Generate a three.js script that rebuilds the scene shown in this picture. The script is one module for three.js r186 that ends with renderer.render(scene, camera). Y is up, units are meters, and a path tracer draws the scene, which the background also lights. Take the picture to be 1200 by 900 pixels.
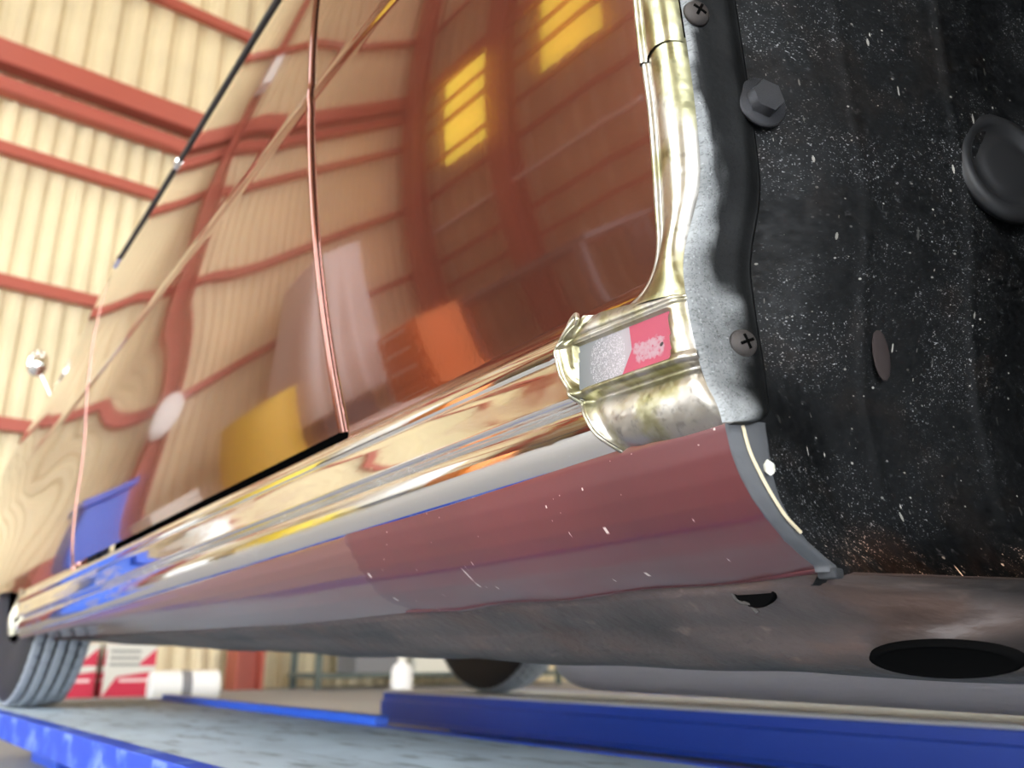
import * as THREE from 'three';
import { RoundedBoxGeometry } from 'three/addons/geometries/RoundedBoxGeometry.js';
import { mergeGeometries } from 'three/addons/utils/BufferGeometryUtils.js';
import { RectAreaLightUniformsLib } from 'three/addons/lights/RectAreaLightUniformsLib.js';

// ---------------------------------------------------------------- camera, sky, lights, exposure
const K = 0.8;                                   // the car and its lift were measured in units of 0.8 m
const scene = new THREE.Scene();
const camera = new THREE.PerspectiveCamera(48.455, 4 / 3, 0.02, 200);
camera.position.set(0, 0.27 * K, 0.38 * K);
{
  const yaw = THREE.MathUtils.degToRad(38.327), pitch = THREE.MathUtils.degToRad(17.745);
  camera.lookAt(-Math.cos(yaw) * Math.cos(pitch), 0.27 * K + Math.sin(pitch), 0.38 * K - Math.sin(yaw) * Math.cos(pitch));
}
camera.focus = 0.46;
camera.userData.fStop = 8;
scene.background = new THREE.Color(10.5, 11.2, 12);   // bright overcast sky beyond the open workshop door
const renderer = new THREE.WebGLRenderer({ antialias: true });
renderer.toneMapping = THREE.LinearToneMapping;
renderer.toneMappingExposure = 1.0;
renderer.shadowMap.enabled = true;
RectAreaLightUniformsLib.init();
const LAMP_POWER = 17;

// ---------------------------------------------------------------- helpers
let seedState = 7;
const rnd = () => { seedState = (seedState * 1664525 + 1013904223) >>> 0; return seedState / 4294967296; };
const lerp = (a, b, t) => a + (b - a) * t, clamp = (x, a = 0, b = 1) => Math.min(b, Math.max(a, x));
const smooth = (a, b, x) => { const t = clamp((x - a) / (b - a)); return t * t * (3 - 2 * t); };
function table(pts) {                            // piecewise monotone-ish interpolation through [x, y] pairs
  return (x) => {
    if (x <= pts[0][0]) return pts[0][1];
    for (let i = 1; i < pts.length; i++) if (x <= pts[i][0]) return lerp(pts[i - 1][1], pts[i][1], (x - pts[i - 1][0]) / (pts[i][0] - pts[i - 1][0]));
    return pts[pts.length - 1][1];
  };
}
function curve(pts) {                            // the same with a smooth (cubic) run through the points
  const n = pts.length, m = pts.map((p, i) => i === 0 ? (pts[1][1] - p[1]) / (pts[1][0] - p[0]) : i === n - 1 ? (p[1] - pts[i - 1][1]) / (p[0] - pts[i - 1][0]) : (pts[i + 1][1] - pts[i - 1][1]) / (pts[i + 1][0] - pts[i - 1][0]));
  return (x) => {
    if (x <= pts[0][0]) return pts[0][1]; if (x >= pts[n - 1][0]) return pts[n - 1][1];
    let i = 1; while (x > pts[i][0]) i++;
    const [a, ya] = pts[i - 1], [b, yb] = pts[i], h = b - a, t = (x - a) / h, t2 = t * t, t3 = t2 * t;
    return (2 * t3 - 3 * t2 + 1) * ya + (t3 - 2 * t2 + t) * h * m[i - 1] + (3 * t2 - 2 * t3) * yb + (t3 - t2) * h * m[i];
  };
}
const counts = {};
function numbered(name) { const n = counts[name] = (counts[name] ?? -1) + 1; return n ? `${name}_${String(n).padStart(3, '0')}` : name; }
function shade(m) { m.castShadow = m.receiveShadow = true; return m; }
function thing(name, label, category, pos = [0, 0, 0], turn = 0, group) {
  const o = new THREE.Group(); o.name = numbered(name); o.position.set(...pos); o.rotation.y = turn;
  o.userData = { label, category }; if (group) o.userData.group = group;
  scene.add(o); return o;
}
function part(name, geo, m, parent, label) {
  const o = shade(new THREE.Mesh(geo, m)); o.name = name; parent.add(o); if (label) o.userData.label = label; return o;
}
function struct(name, geo, m, label) {
  const o = shade(new THREE.Mesh(geo, m)); o.name = name; o.userData = { kind: 'structure' }; if (label) o.userData.label = label; scene.add(o); return o;
}
function solo(name, geo, m, label, category, pos = [0, 0, 0], turn = 0, group) {
  const o = shade(new THREE.Mesh(geo, m)); o.name = numbered(name); o.position.set(...pos); o.rotation.y = turn; o.userData = { label, category };
  if (group) o.userData.group = group; scene.add(o); return o;
}
const box = (w, h, d, x = 0, y = 0, z = 0, r = 0.004) => new RoundedBoxGeometry(w, h, d, 2, Math.min(r, w / 2.1, h / 2.1, d / 2.1)).translate(x, y, z);
const cyl = (r0, r1, h, x = 0, y = 0, z = 0, n = 32) => new THREE.CylinderGeometry(r0, r1, h, n).translate(x, y, z);
function tube(pts, r, seg = 48, rs = 10) { return new THREE.TubeGeometry(new THREE.CatmullRomCurve3(pts.map((p) => new THREE.Vector3(...p))), seg, r, rs, false); }
const merge = (...g) => mergeGeometries(g.map((x) => { const y = x.index ? x.toNonIndexed() : x; for (const k of Object.keys(y.attributes)) if (!['position', 'normal', 'uv'].includes(k)) y.deleteAttribute(k); return y; }));
// a sheet through fn(u, v) = [x, y, z] at the given u and v values; uv in metres along the sheet unless given
function sheet(us, vs, fn, opt = {}) {
  const nu = us.length, nv = vs.length, pos = [], uv = [], idx = [], col = [];
  for (let j = 0; j < nv; j++) for (let i = 0; i < nu; i++) {
    const p = fn(us[i], vs[j]); pos.push(...p);
    const t = opt.uv ? opt.uv(us[i], vs[j], p) : [p[0], p[1] - p[2] * 0.7]; uv.push(...t);
    if (opt.color) col.push(...opt.color(us[i], vs[j], p));
  }
  for (let j = 0; j < nv - 1; j++) for (let i = 0; i < nu - 1; i++) {
    const a = j * nu + i, b = a + 1, c = a + nu, d = c + 1;
    if (opt.flip) idx.push(a, c, b, b, c, d); else idx.push(a, b, c, b, d, c);
  }
  const g = new THREE.BufferGeometry();
  g.setAttribute('position', new THREE.Float32BufferAttribute(pos, 3)); g.setAttribute('uv', new THREE.Float32BufferAttribute(uv, 2));
  if (opt.color) g.setAttribute('color', new THREE.Float32BufferAttribute(col, 3));
  g.setIndex(idx); g.computeVertexNormals(); return g;
}
const range = (a, b, n) => Array.from({ length: n + 1 }, (_, i) => lerp(a, b, i / n));

// ---------------------------------------------------------------- textures
function lattice(seed) { const s = []; let t = seed >>> 0 || 1; for (let i = 0; i < 4096; i++) { t = (Math.imul(t, 1664525) + 1013904223) >>> 0; s.push(t / 4294967296); } return s; }
function noise2(seed) {                          // value noise that repeats every `p` cells
  const s = lattice(seed), at = (x, y, p) => s[((((y % p) + p) % p) * 61 + (((x % p) + p) % p) * 17 + ((((x % p) + p) % p) * (((y % p) + p) % p)) * 7) & 4095];
  return (u, v, p) => {
    const x = u * p, y = v * p, xi = Math.floor(x), yi = Math.floor(y), fx = x - xi, fy = y - yi, sx = fx * fx * (3 - 2 * fx), sy = fy * fy * (3 - 2 * fy);
    return lerp(lerp(at(xi, yi, p), at(xi + 1, yi, p), sx), lerp(at(xi, yi + 1, p), at(xi + 1, yi + 1, p), sx), sy);
  };
}
const fbm = (n, u, v, p, oct = 4) => { let a = 0, w = 0.5, t = 0; for (let i = 0; i < oct; i++) { a += w * n(u, v, p); t += w; w *= 0.55; p *= 2; } return a / t; };
function texture(size, fn, srgb = true, rx = 1, ry = rx) {
  const d = new Uint8Array(size * size * 4);
  for (let y = 0; y < size; y++) for (let x = 0; x < size; x++) { const c = fn((x + 0.5) / size, (y + 0.5) / size), o = (y * size + x) * 4; for (let k = 0; k < 3; k++) d[o + k] = clamp(c[k] ?? c[0], 0, 255); d[o + 3] = 255; }
  const t = new THREE.DataTexture(d, size, size); t.wrapS = t.wrapT = THREE.RepeatWrapping; t.magFilter = THREE.LinearFilter; t.minFilter = THREE.LinearMipmapLinearFilter;
  t.repeat.set(rx, ry); if (srgb) t.colorSpace = THREE.SRGBColorSpace; t.needsUpdate = true; return t;
}
function canvasTex(w, h, draw) {
  const c = document.createElement('canvas'); c.width = w; c.height = h; draw(c.getContext('2d'), w, h);
  const t = new THREE.CanvasTexture(c); t.colorSpace = THREE.SRGBColorSpace; t.magFilter = THREE.LinearFilter; return t;
}
const nA = noise2(11), nB = noise2(23), nC = noise2(37);
const peelBump = texture(512, (u, v) => [255 * fbm(nA, u, v, 90, 2)], false, 4);               // orange peel of old paint
const grimeBump = texture(512, (u, v) => [255 * fbm(nB, u, v, 40, 5)], false, 3);
const tarnish = texture(512, (u, v) => { const a = fbm(nA, u, v, 9, 5), b = fbm(nC, u, v, 60, 3), k = 78 + 55 * smooth(0.42, 0.75, a) + 45 * smooth(0.55, 0.8, b); return [k, k, k]; }, false, 5);
const brightTarnish = texture(512, (u, v) => { const a = fbm(nA, u, v, 8, 4), b = fbm(nC, u, v, 70, 3), k = 14 + 45 * smooth(0.45, 0.75, a) + 24 * smooth(0.6, 0.85, b); return [k, k, k]; }, false, 4);
const tarnishColor = texture(512, (u, v) => { const a = fbm(nB, u, v, 10, 5), b = fbm(nC, u, v, 50, 3), k = lerp(1, 0.76, smooth(0.45, 0.8, a)) * lerp(1, 0.85, smooth(0.55, 0.85, b)); return [182 * k, 177 * k, lerp(170, 140, smooth(0.4, 0.7, a)) * k]; }, true, 5);
// specks of dried mud and paint on black underseal
const speckSpots = []; { let s = 5; const r = () => { s = (s * 16807) % 2147483647; return s / 2147483647; }; for (let i = 0; i < 900; i++) speckSpots.push([r(), r(), 0.0006 + 0.0022 * r() ** 4, r() < 0.15 ? 3 + 4 * r() : 1, r()]); }
const undersealColor = texture(1024, (u, v) => {
  const a = fbm(nA, u, v, 7, 5), b = fbm(nB, u, v, 150, 2), c = fbm(nC, u, v, 12, 4), d = fbm(nB, u, v, 60, 3);
  const h = nC(u, v, 509), g = 3 + 9 * smooth(0.4, 0.75, a) + 50 * smooth(0.66, 0.92, b) * smooth(0.3, 0.7, d) + 165 * smooth(0.74, 1, h) * smooth(0.34, 0.62, a), brown = smooth(0.52, 0.78, c) * 9;
  return [g + brown, g + brown * 0.55 + 1, g + brown * 0.25 + 2];
}, true, 3.2);
{
  const d = undersealColor.image.data, S = 1024;
  for (const [u, v, r, l, t] of speckSpots) for (let y = -30; y <= 30; y++) for (let x = -12; x <= 12; x++) {
    const R = r * S, q = Math.hypot(x / R, y / (R * l)); if (q > 1) continue;
    const o = ((((Math.round(v * S) + y) % S + S) % S) * S + (((Math.round(u * S) + x) % S + S) % S)) * 4, k = 0.2 + 0.7 * t;
    d[o] = lerp(d[o], 200, k); d[o + 1] = lerp(d[o + 1], 196, k); d[o + 2] = lerp(d[o + 2], 185, k);
  }
}
const flangeDirt = texture(512, (u, v) => { const a = fbm(nA, u, v, 10, 5), b = nB(u, v, 480), k = 0.66 + 0.4 * a - 0.25 * smooth(0.6, 0.95, b) + 0.3 * smooth(0.8, 1, nC(u, v, 300)); return [238 * k, 242 * k, 244 * k]; }, true, 4);
const undersealRough = texture(512, (u, v) => { const a = fbm(nB, u, v, 80, 4), b = fbm(nA, u, v, 8, 3); return [95 + 110 * a + 30 * b]; }, false, 4);
const underBodyColor = texture(512, (u, v) => {
  const a = fbm(nA, u, v, 6, 5), b = fbm(nB, u, v, 30, 4), c = fbm(nC, u, v, 9, 4);
  const k = 0.65 + 0.7 * a, r = 0.35 * smooth(0.5, 0.8, c), s = smooth(0.66, 0.85, b);
  return [255 * clamp(0.62 * k + 0.16 * r + 0.2 * s), 255 * clamp(0.56 * k + 0.02 * r + 0.18 * s), 255 * clamp(0.54 * k - 0.06 * r + 0.16 * s)];
}, true, 2.5);
const deckColor = texture(512, (u, v) => { const a = fbm(nA, u, v, 6, 5), b = fbm(nB, u * 0.3, v, 40, 4), k = 0.8 + 0.25 * a - 0.22 * smooth(0.5, 0.8, b); return [205 * k, 220 * k, 230 * k]; }, true, 1.2);
const railColor = texture(512, (u, v) => { const a = fbm(nC, u, v, 14, 5), w = 0.55 * smooth(0.48, 0.78, a); return [lerp(28, 170, w), lerp(66, 185, w), lerp(178, 215, w)]; }, true, 2);
const concrete = texture(512, (u, v) => { const a = fbm(nA, u, v, 5, 6), b = fbm(nB, u, v, 40, 3), k = 0.72 + 0.35 * a + 0.1 * b; return [158 * k, 157 * k, 156 * k]; }, true, 0.5);
const sheetWear = texture(256, (u, v) => { const a = fbm(nA, u, v, 5, 5), k = 0.88 + 0.2 * a; return [236 * k, 224 * k, 190 * k]; }, true, 0.3);
const sillDust = texture(1024, (u, v) => { const a = fbm(nA, u, v, 6, 5), k = 0.9 + 0.2 * a; return [94 * k, 38 * k, 40 * k]; }, true, 2.2);
{
  const d = sillDust.image.data, S = 1024; let s = 99; const r = () => { s = (s + 0x6d2b79f5) | 0; let t = Math.imul(s ^ (s >>> 15), 1 | s); t = (t + Math.imul(t ^ (t >>> 7), 61 | t)) ^ t; return ((t ^ (t >>> 14)) >>> 0) / 4294967296; };
  for (let i = 0; i < 420; i++) { const x = Math.floor(r() * S), y = Math.floor(r() * S), q = 1 + Math.floor(2.4 * r() ** 2), w = q * (1 + Math.floor(2 * r())); for (let b = 0; b < q; b++) for (let a = 0; a < w; a++) { const o = (((y + b) % S) * S + (x + a) % S) * 4; d[o] = 225; d[o + 1] = 205; d[o + 2] = 195; } }
}

// ---------------------------------------------------------------- materials
const std = (o) => new THREE.MeshStandardMaterial(o), phys = (o) => new THREE.MeshPhysicalMaterial(o), rgb = (r, g, b) => new THREE.Color().setRGB(r, g, b);
const M = {
  paint: phys({ color: rgb(0.205, 0.074, 0.048), metalness: 0.8, roughness: 0.1, clearcoat: 1, clearcoatRoughness: 0.015, bumpMap: peelBump, bumpScale: 0.00002 }),
  sill: phys({ color: 0xffffff, map: sillDust, metalness: 0.1, roughness: 0.42, clearcoat: 0.8, clearcoatRoughness: 0.16 }),
  sillFront: phys({ color: rgb(0.17, 0.06, 0.055), metalness: 0.35, roughness: 0.35, clearcoat: 0.9, clearcoatRoughness: 0.12 }),
  chrome: std({ color: rgb(0.8, 0.8, 0.79), map: null, metalness: 1, roughness: 0.9, roughnessMap: brightTarnish }),
  agedChrome: std({ color: rgb(1, 1, 0.97), map: tarnishColor, metalness: 1, roughness: 0.95, roughnessMap: tarnish, bumpMap: grimeBump, bumpScale: 0.00005 }),
  darkSteel: std({ color: rgb(0.075, 0.065, 0.06), metalness: 0.5, roughness: 0.5, bumpMap: grimeBump, bumpScale: 0.0002 }),
  blackSteel: std({ color: rgb(0.06, 0.06, 0.065), metalness: 0.6, roughness: 0.28, bumpMap: grimeBump, bumpScale: 0.0002 }),
  rubber: std({ color: rgb(0.012, 0.012, 0.013), roughness: 0.5 }),
  underseal: phys({ specularIntensity: 0.5,  color: 0xffffff, map: undersealColor, vertexColors: true, roughness: 0.95, roughnessMap: undersealRough, metalness: 0, bumpMap: grimeBump, bumpScale: 0.0006 }),
  underbody: std({ color: 0xffffff, map: underBodyColor, vertexColors: true, roughness: 0.5, metalness: 0.1, bumpMap: grimeBump, bumpScale: 0.0009 }),
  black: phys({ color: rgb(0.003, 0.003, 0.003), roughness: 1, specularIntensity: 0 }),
  pan: std({ color: rgb(0.02, 0.018, 0.017), roughness: 0.85 }),
  exhaust: std({ color: rgb(0.5, 0.46, 0.45), metalness: 0.15, roughness: 0.55, bumpMap: grimeBump, bumpScale: 0.001 }),
  seal: std({ color: rgb(0.085, 0.088, 0.095), roughness: 0.7, bumpMap: grimeBump, bumpScale: 0.0008 }),
  cream: std({ color: rgb(0.72, 0.62, 0.42), roughness: 0.8 }),
  glass: phys({ color: rgb(0.85, 0.9, 0.88), transmission: 1, thickness: 0, roughness: 0, ior: 1.5 }),
  cloth: std({ color: rgb(0.35, 0.3, 0.24), roughness: 0.9 }),
  tyre: std({ color: rgb(0.33, 0.36, 0.39), roughness: 0.75, bumpMap: grimeBump, bumpScale: 0.0005 }),
  tyreWall: std({ color: rgb(0.012, 0.012, 0.014), roughness: 0.7 }),
  deck: std({ color: 0xffffff, map: deckColor, roughness: 0.6, metalness: 0.1 }),
  blueWorn: std({ color: 0xffffff, map: railColor, roughness: 0.5 }),
  blue: std({ color: rgb(0.03, 0.1, 0.62), roughness: 0.4 }),
  blueBright: std({ color: rgb(0.02, 0.12, 0.68), roughness: 0.4 }),
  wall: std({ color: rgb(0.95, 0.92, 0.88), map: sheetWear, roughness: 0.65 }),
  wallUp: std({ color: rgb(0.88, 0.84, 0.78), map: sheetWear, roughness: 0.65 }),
  wallSideShaded: std({ color: rgb(0.72, 0.67, 0.6), map: sheetWear, roughness: 0.65 }),  // wall sheet darkened: shade of the backlit side wall put into its colour
  red: std({ color: rgb(0.4, 0.088, 0.058), roughness: 0.45 }),
  floor: std({ color: 0xffffff, map: concrete, roughness: 0.75 }),
  yellow: std({ color: rgb(0.78, 0.58, 0.06), roughness: 0.5 }),
  yellowSheet: phys({ color: rgb(0.9, 0.85, 0.1), transmission: 0.45, thickness: 0, roughness: 0.95 }),
  white: std({ color: rgb(0.8, 0.8, 0.78), roughness: 0.6 }),
  offwhite: std({ color: rgb(0.72, 0.7, 0.6), roughness: 0.7 }),
  grey: std({ color: rgb(0.2, 0.2, 0.21), roughness: 0.6 }),
  greenGrey: std({ color: rgb(0.09, 0.115, 0.105), roughness: 0.6 }),
  orange: std({ color: rgb(0.7, 0.2, 0.015), roughness: 0.5 }),
  pink: std({ color: rgb(0.62, 0.06, 0.09), roughness: 0.6 }),
  lampGlow: std({ color: 0xffffff, emissive: rgb(1, 0.97, 0.9), emissiveIntensity: 3 }),
};

// ---------------------------------------------------------------- workshop shell (metres)
const XW = -6.35, XB = 4.5, ZR = 5.0, ZL = -5.6, EAVE = 6.6;
const along = (z0, z1, pitch) => { const v = []; for (let z = z0; z < z1; z += pitch) v.push(z, z + pitch * 0.3, z + pitch * 0.5, z + pitch * 0.8); v.push(z1); return v; };
const rib = (t, pitch, h) => { const f = (((t % pitch) + pitch) % pitch) / pitch; return f < 0.29 ? 0 : f < 0.49 ? h * (f - 0.29) / 0.2 : f < 0.79 ? h : h * (1 - (f - 0.79) / 0.21); };
function corrugated(axis, at, a0, a1, y0, y1, pitch, h) {        // a wall of trapezoid sheets with vertical ribs, 4 cm of lining behind
  const us = along(a0, a1, pitch), inward = at < 0 ? 1 : -1;
  const front = sheet(us, [y0, y1], (a, y) => axis === 'x' ? [at + inward * rib(a - a0, pitch, h), y, a] : [a, y, at + inward * rib(a - a0, pitch, h)], { uv: (a, y) => [a, y], flip: axis === 'z' ? inward < 0 : inward > 0 });
  const flat = front.toNonIndexed(); flat.computeVertexNormals();
  const back = axis === 'x' ? new THREE.BoxGeometry(0.06, y1 - y0, a1 - a0).translate(at - inward * 0.05, (y0 + y1) / 2, (a0 + a1) / 2) : new THREE.BoxGeometry(a1 - a0, y1 - y0, 0.06).translate((a0 + a1) / 2, (y0 + y1) / 2, at - inward * 0.05);
  return merge(flat, back);
}
struct('floor', new THREE.BoxGeometry(XB - XW + 6, 0.2, ZR - ZL + 6).translate((XB + XW) / 2 + 2.8, -0.1, (ZR + ZL) / 2 + 2.8), M.floor);
struct('wall_front', corrugated('x', XW, ZL, ZR, 0, 4.42, 0.125, 0.03), M.wall);
struct('wall_front_upper', corrugated('x', XW, ZL, ZR, 4.42, 8.2, 0.2, 0.045), M.wallUp);
struct('wall_left', corrugated('z', ZL, XW, XB, 0, 8.2, 0.2, 0.04), M.wallUp);
// the right-hand wall is open where the yellow sheets stand
const yellowAt = [[-5.9, -5.05, 2.95, 4.4], [-4.5, -3.85, 3.25, 4.35]];
{
  const g = []; let x = XW;
  for (const [a, b, y0, y1] of yellowAt) { g.push(corrugated('z', ZR, x, a, 0, 8.2, 0.2, 0.04), corrugated('z', ZR, a, b, 0, y0, 0.2, 0.04), corrugated('z', ZR, a, b, y1, 8.2, 0.2, 0.04)); x = b; }
  g.push(corrugated('z', ZR, x, -3.3, 0, 8.2, 0.2, 0.04), corrugated('z', ZR, -3.3, 0.7, 4.6, 8.2, 0.2, 0.04), corrugated('z', ZR, 0.7, XB, 0, 8.2, 0.2, 0.04));  // includes a side doorway added to let daylight onto the lift deck
  struct('wall_right', merge(...g), M.wallSideShaded);
  yellowAt.forEach(([a, b, y0, y1], i) => struct(`window_${i + 1}`, sheet(range(a, b, 8), [y0, y1], (u, y) => [u, y, ZR + 0.01 + 0.02 * Math.cos((u - a) * 40)], { uv: (u, v) => [u, v] }), M.yellowSheet, 'yellow translucent wall sheet'));
}
function doorShape() {                           // z runs along -x of the shape
  const sh = new THREE.Shape([[-ZR - 0.1, 0], [-ZL + 0.1, 0], [-ZL + 0.1, 8.2], [-ZR - 0.1, 8.2]].map(([a, b]) => new THREE.Vector2(a, b)));
  sh.holes.push(new THREE.Path([[-ZR + 0.9, 0.001], [-ZL - 1.2, 0.001], [-ZL - 1.2, 2.5], [-ZR + 0.9, 2.5]].map(([a, b]) => new THREE.Vector2(a, b)))); return sh;
}
// rear wall: a wide open shutter door lets the daylight in
struct('wall_back', new THREE.ExtrudeGeometry(doorShape(), { depth: 0.12, bevelEnabled: false }).rotateY(Math.PI / 2).translate(XB - 0.06, 0, 0), M.wallUp);
struct('ceiling', merge(sheet([XW - 0.1, XB + 0.1], along(ZL - 0.1, ZR + 0.1, 0.2), (x, z) => [x, 8.2 + rib(z, 0.2, 0.04), z], { uv: (x, z) => [x, z] }).toNonIndexed(), new THREE.BoxGeometry(XB - XW + 0.3, 0.1, ZR - ZL + 0.3).translate((XB + XW) / 2, 8.32, (ZL + ZR) / 2)), M.wallUp);
// girts of red steel across the front wall, and the same along the side walls
const girtY = [1.66, 2.63, 3.6, 5.36, 6.4, 7.3];
let beamNo = 0;
const beam = (g) => struct(`trim_${++beamNo}`, g, M.red);
for (const y of girtY) beam(box(0.07, 0.085, ZR - ZL, XW + 0.09, y, (ZR + ZL) / 2));
beam(box(0.16, 0.19, ZR - ZL, XW + 0.12, 4.3, (ZR + ZL) / 2, 0.02)); beam(box(0.12, 0.12, ZR - ZL, XW + 0.1, 4.07, (ZR + ZL) / 2, 0.02));
for (const y of [0.9, ...girtY]) { if (y > 4.7) beam(box(XB - XW, 0.07, 0.06, (XB + XW) / 2, y, ZR - 0.09)); else beam(box(-3.4 - XW, 0.07, 0.06, (-3.4 + XW) / 2, y, ZR - 0.09)); beam(box(XB - XW, 0.07, 0.06, (XB + XW) / 2, y, ZL + 0.09)); }
for (const y of [1.28, 2.12, 3.1, 3.9]) beam(box(-3.4 - XW, 0.06, 0.06, (-3.4 + XW) / 2, y, ZR - 0.09));
beam(box(-3.4 - XW, 0.19, 0.14, (-3.4 + XW) / 2, 4.3, ZR - 0.12, 0.02));
function column(x, z, w = 0.2, d = 0.2) {          // an I-section column
  const a = w / 2, b = d / 2, t = 0.012;
  const sh = new THREE.Shape([[-a, -b], [a, -b], [a, -b + 2 * t], [t, -b + 2 * t], [t, b - 2 * t], [a, b - 2 * t], [a, b], [-a, b], [-a, b - 2 * t], [-t, b - 2 * t], [-t, -b + 2 * t], [-a, -b + 2 * t]].map(([p, q]) => new THREE.Vector2(p, q)));
  return new THREE.ExtrudeGeometry(sh, { depth: 8.1, bevelEnabled: false }).rotateX(-Math.PI / 2).translate(x, 0, z);
}
for (const [x, z, w] of [[XW + 0.26, -2.13, 0.2], [XW + 0.26, 1.38, 0.22], [XW + 0.28, ZR - 0.3, 0.22], [-4.8, ZR - 0.22, 0.2], [-4.45, ZL + 0.25, 0.26], [-0.2, ZL + 0.25, 0.26]]) beam(column(x, z, w, w));
for (const x of [-4.45, -0.2, 3.4]) beam(box(0.16, 0.3, ZR - ZL, x, 7.95, (ZR + ZL) / 2, 0.02));
for (const z of [-4, -2, 0, 2, 4]) beam(box(XB - XW, 0.12, 0.07, (XB + XW) / 2, 8.12, z));

// ---------------------------------------------------------------- added ceiling lamps that brighten the workshop walls
{
  const spots = [[-4.6, 4.2], [-4.6, 0.6], [-4.6, -3.2], [-1.2, 4.2], [-1.2, -3.2], [2, 4.2], [2, 0.6], [2, -3.2], [-1.2, 0.6]];
  const where = ['by the yellow wall sheets near the front wall', 'over the middle of the front wall', 'near the front wall on the far side', 'by the right-hand wall over the lift', 'over the far side of the lift', 'by the right-hand wall near the shutter door', 'over the middle near the shutter door', 'on the far side near the shutter door', 'straight above the car'];
  spots.forEach(([x, z], i) => {
    const t = thing('added_ceiling_lamp', 'added white panel ceiling lamp hanging ' + where[i], 'lamp', [x, 7.1, z], 0, 'added workshop ceiling lamps');
    part('housing', box(1.26, 0.06, 0.62, 0, 0.04, 0, 0.01), M.white, t);
    part('lamp_panel', new THREE.BoxGeometry(1.2, 0.012, 0.56).translate(0, 0.004, 0), M.lampGlow, t);
    for (const s of [-0.5, 0.5]) part('hanger', cyl(0.006, 0.006, 1.05, s, 0.58, 0, 8), M.grey, t);
    const l = new THREE.RectAreaLight(new THREE.Color(1, 0.98, 0.93), LAMP_POWER, 1.2, 0.56); l.position.set(0, -0.012, 0); l.rotation.x = -Math.PI / 2; t.add(l);
  });
}

// ---------------------------------------------------------------- lift (authored in car units, scaled by K)
const DY = 0.145;
function runway(label, z0, z1, x0, x1) {
  const t = thing('lift_runway', label, 'car lift', [(x0 + x1) / 2 * K, 0, (z0 + z1) / 2 * K], 0, 'runways of the car lift'), L = x1 - x0, W = z1 - z0; t.scale.setScalar(K);
  part('deck_plate', sheetBox(L, 0.012, W - 0.07, 0, DY - 0.006, 0), M.deck, t, 'worn grey deck plate');
  for (const s of [-1, 1]) part('side_rail', sheetBox(L, 0.052, 0.035, 0, DY - 0.025, s * (W / 2 - 0.0175)), s > 0 && z1 > -1 ? M.blueWorn : M.blue, t, s > 0 && z1 > -1 ? 'scuffed blue edge rail' : 'blue edge rail');
  part('under_beam', box(L, 0.06, W * 0.3, 0, 0.066, 0), M.blue, t); for (const s of [-1, 1]) part('foot', box(0.3, 0.04, W * 0.4, s * (L / 2 - 0.3), 0.02, 0), M.blue, t);
  return t;
}
function sheetBox(w, h, d, x, y, z) {
  const g = new RoundedBoxGeometry(w, h, d, 2, 0.003).translate(x, y, z), p = g.attributes.position, n = g.attributes.normal, uv = g.attributes.uv;
  for (let i = 0; i < p.count; i++) uv.setXY(i, p.getX(i), Math.abs(n.getY(i)) > 0.6 ? p.getZ(i) : p.getY(i));
  return g;
}
{
  const t = runway('long grey runway with a scuffed blue rail under the near side of the car', -0.53, 0.0, -2.95, 1.3);
  part('inner_stop', sheetBox(1.3, 0.018, 0.03, -1.36 + 0.0, DY + 0.008, -0.25), M.blueBright, t, 'bright blue raised strip');
  const f = runway('second lift runway beyond the exhaust with a pale edge and deep blue side', -2.0, -1.34, -2.95, 1.3);
  part('pale_edge', sheetBox(4.25, 0.01, 0.05, 0, DY + 0.005, 0.3), M.white, f, 'pale painted edge strip');
  part('side_skirt', box(4.25, 0.07, 0.02, 0, 0.085, 0.33), M.blue, f); part('skirt_lip', box(4.25, 0.012, 0.03, 0, 0.048, 0.335), M.blue, f);
  const p = thing('lift_stand', 'bright blue lift stand beside the front of the near runway', 'car lift', [-3.0, 0, 0.36]);
  part('base_plate', box(0.3, 0.02, 0.26, 0, 0.01, 0), M.blueBright, p);
  part('stand_column', box(0.2, 0.62, 0.18, 0, 0.32, 0, 0.012), M.blueBright, p);
  part('top_cap', box(0.24, 0.03, 0.22, 0, 0.645, 0), M.blue, p);
}

// ---------------------------------------------------------------- the car (authored units; group scaled by K, base on the deck)
const BASE = [-1.3, DY, -0.85];
const car = thing('car', 'glossy reddish brown old car with tarnished chrome sill trim parked on the blue lift', 'car', BASE.map((v) => v * K)); car.scale.setScalar(K);
const put = (name, geo, m, label, parent = car) => part(name, geo.translate(...(parent === car ? BASE.map((v) => -v) : BASE.map((v) => -v))), m, parent, label);
const drop = (x) => 0.037 * Math.min(0, x + 0.35);
const taper = curve([[-3.6, 0.07], [-3.0, 0.066], [-2.4, 0.058], [-2.0, 0.047], [-1.6, 0.033], [-1.3, 0.0205], [-1.0, 0.0085], [-0.7, 0], [-0.4, 0]]);
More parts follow.
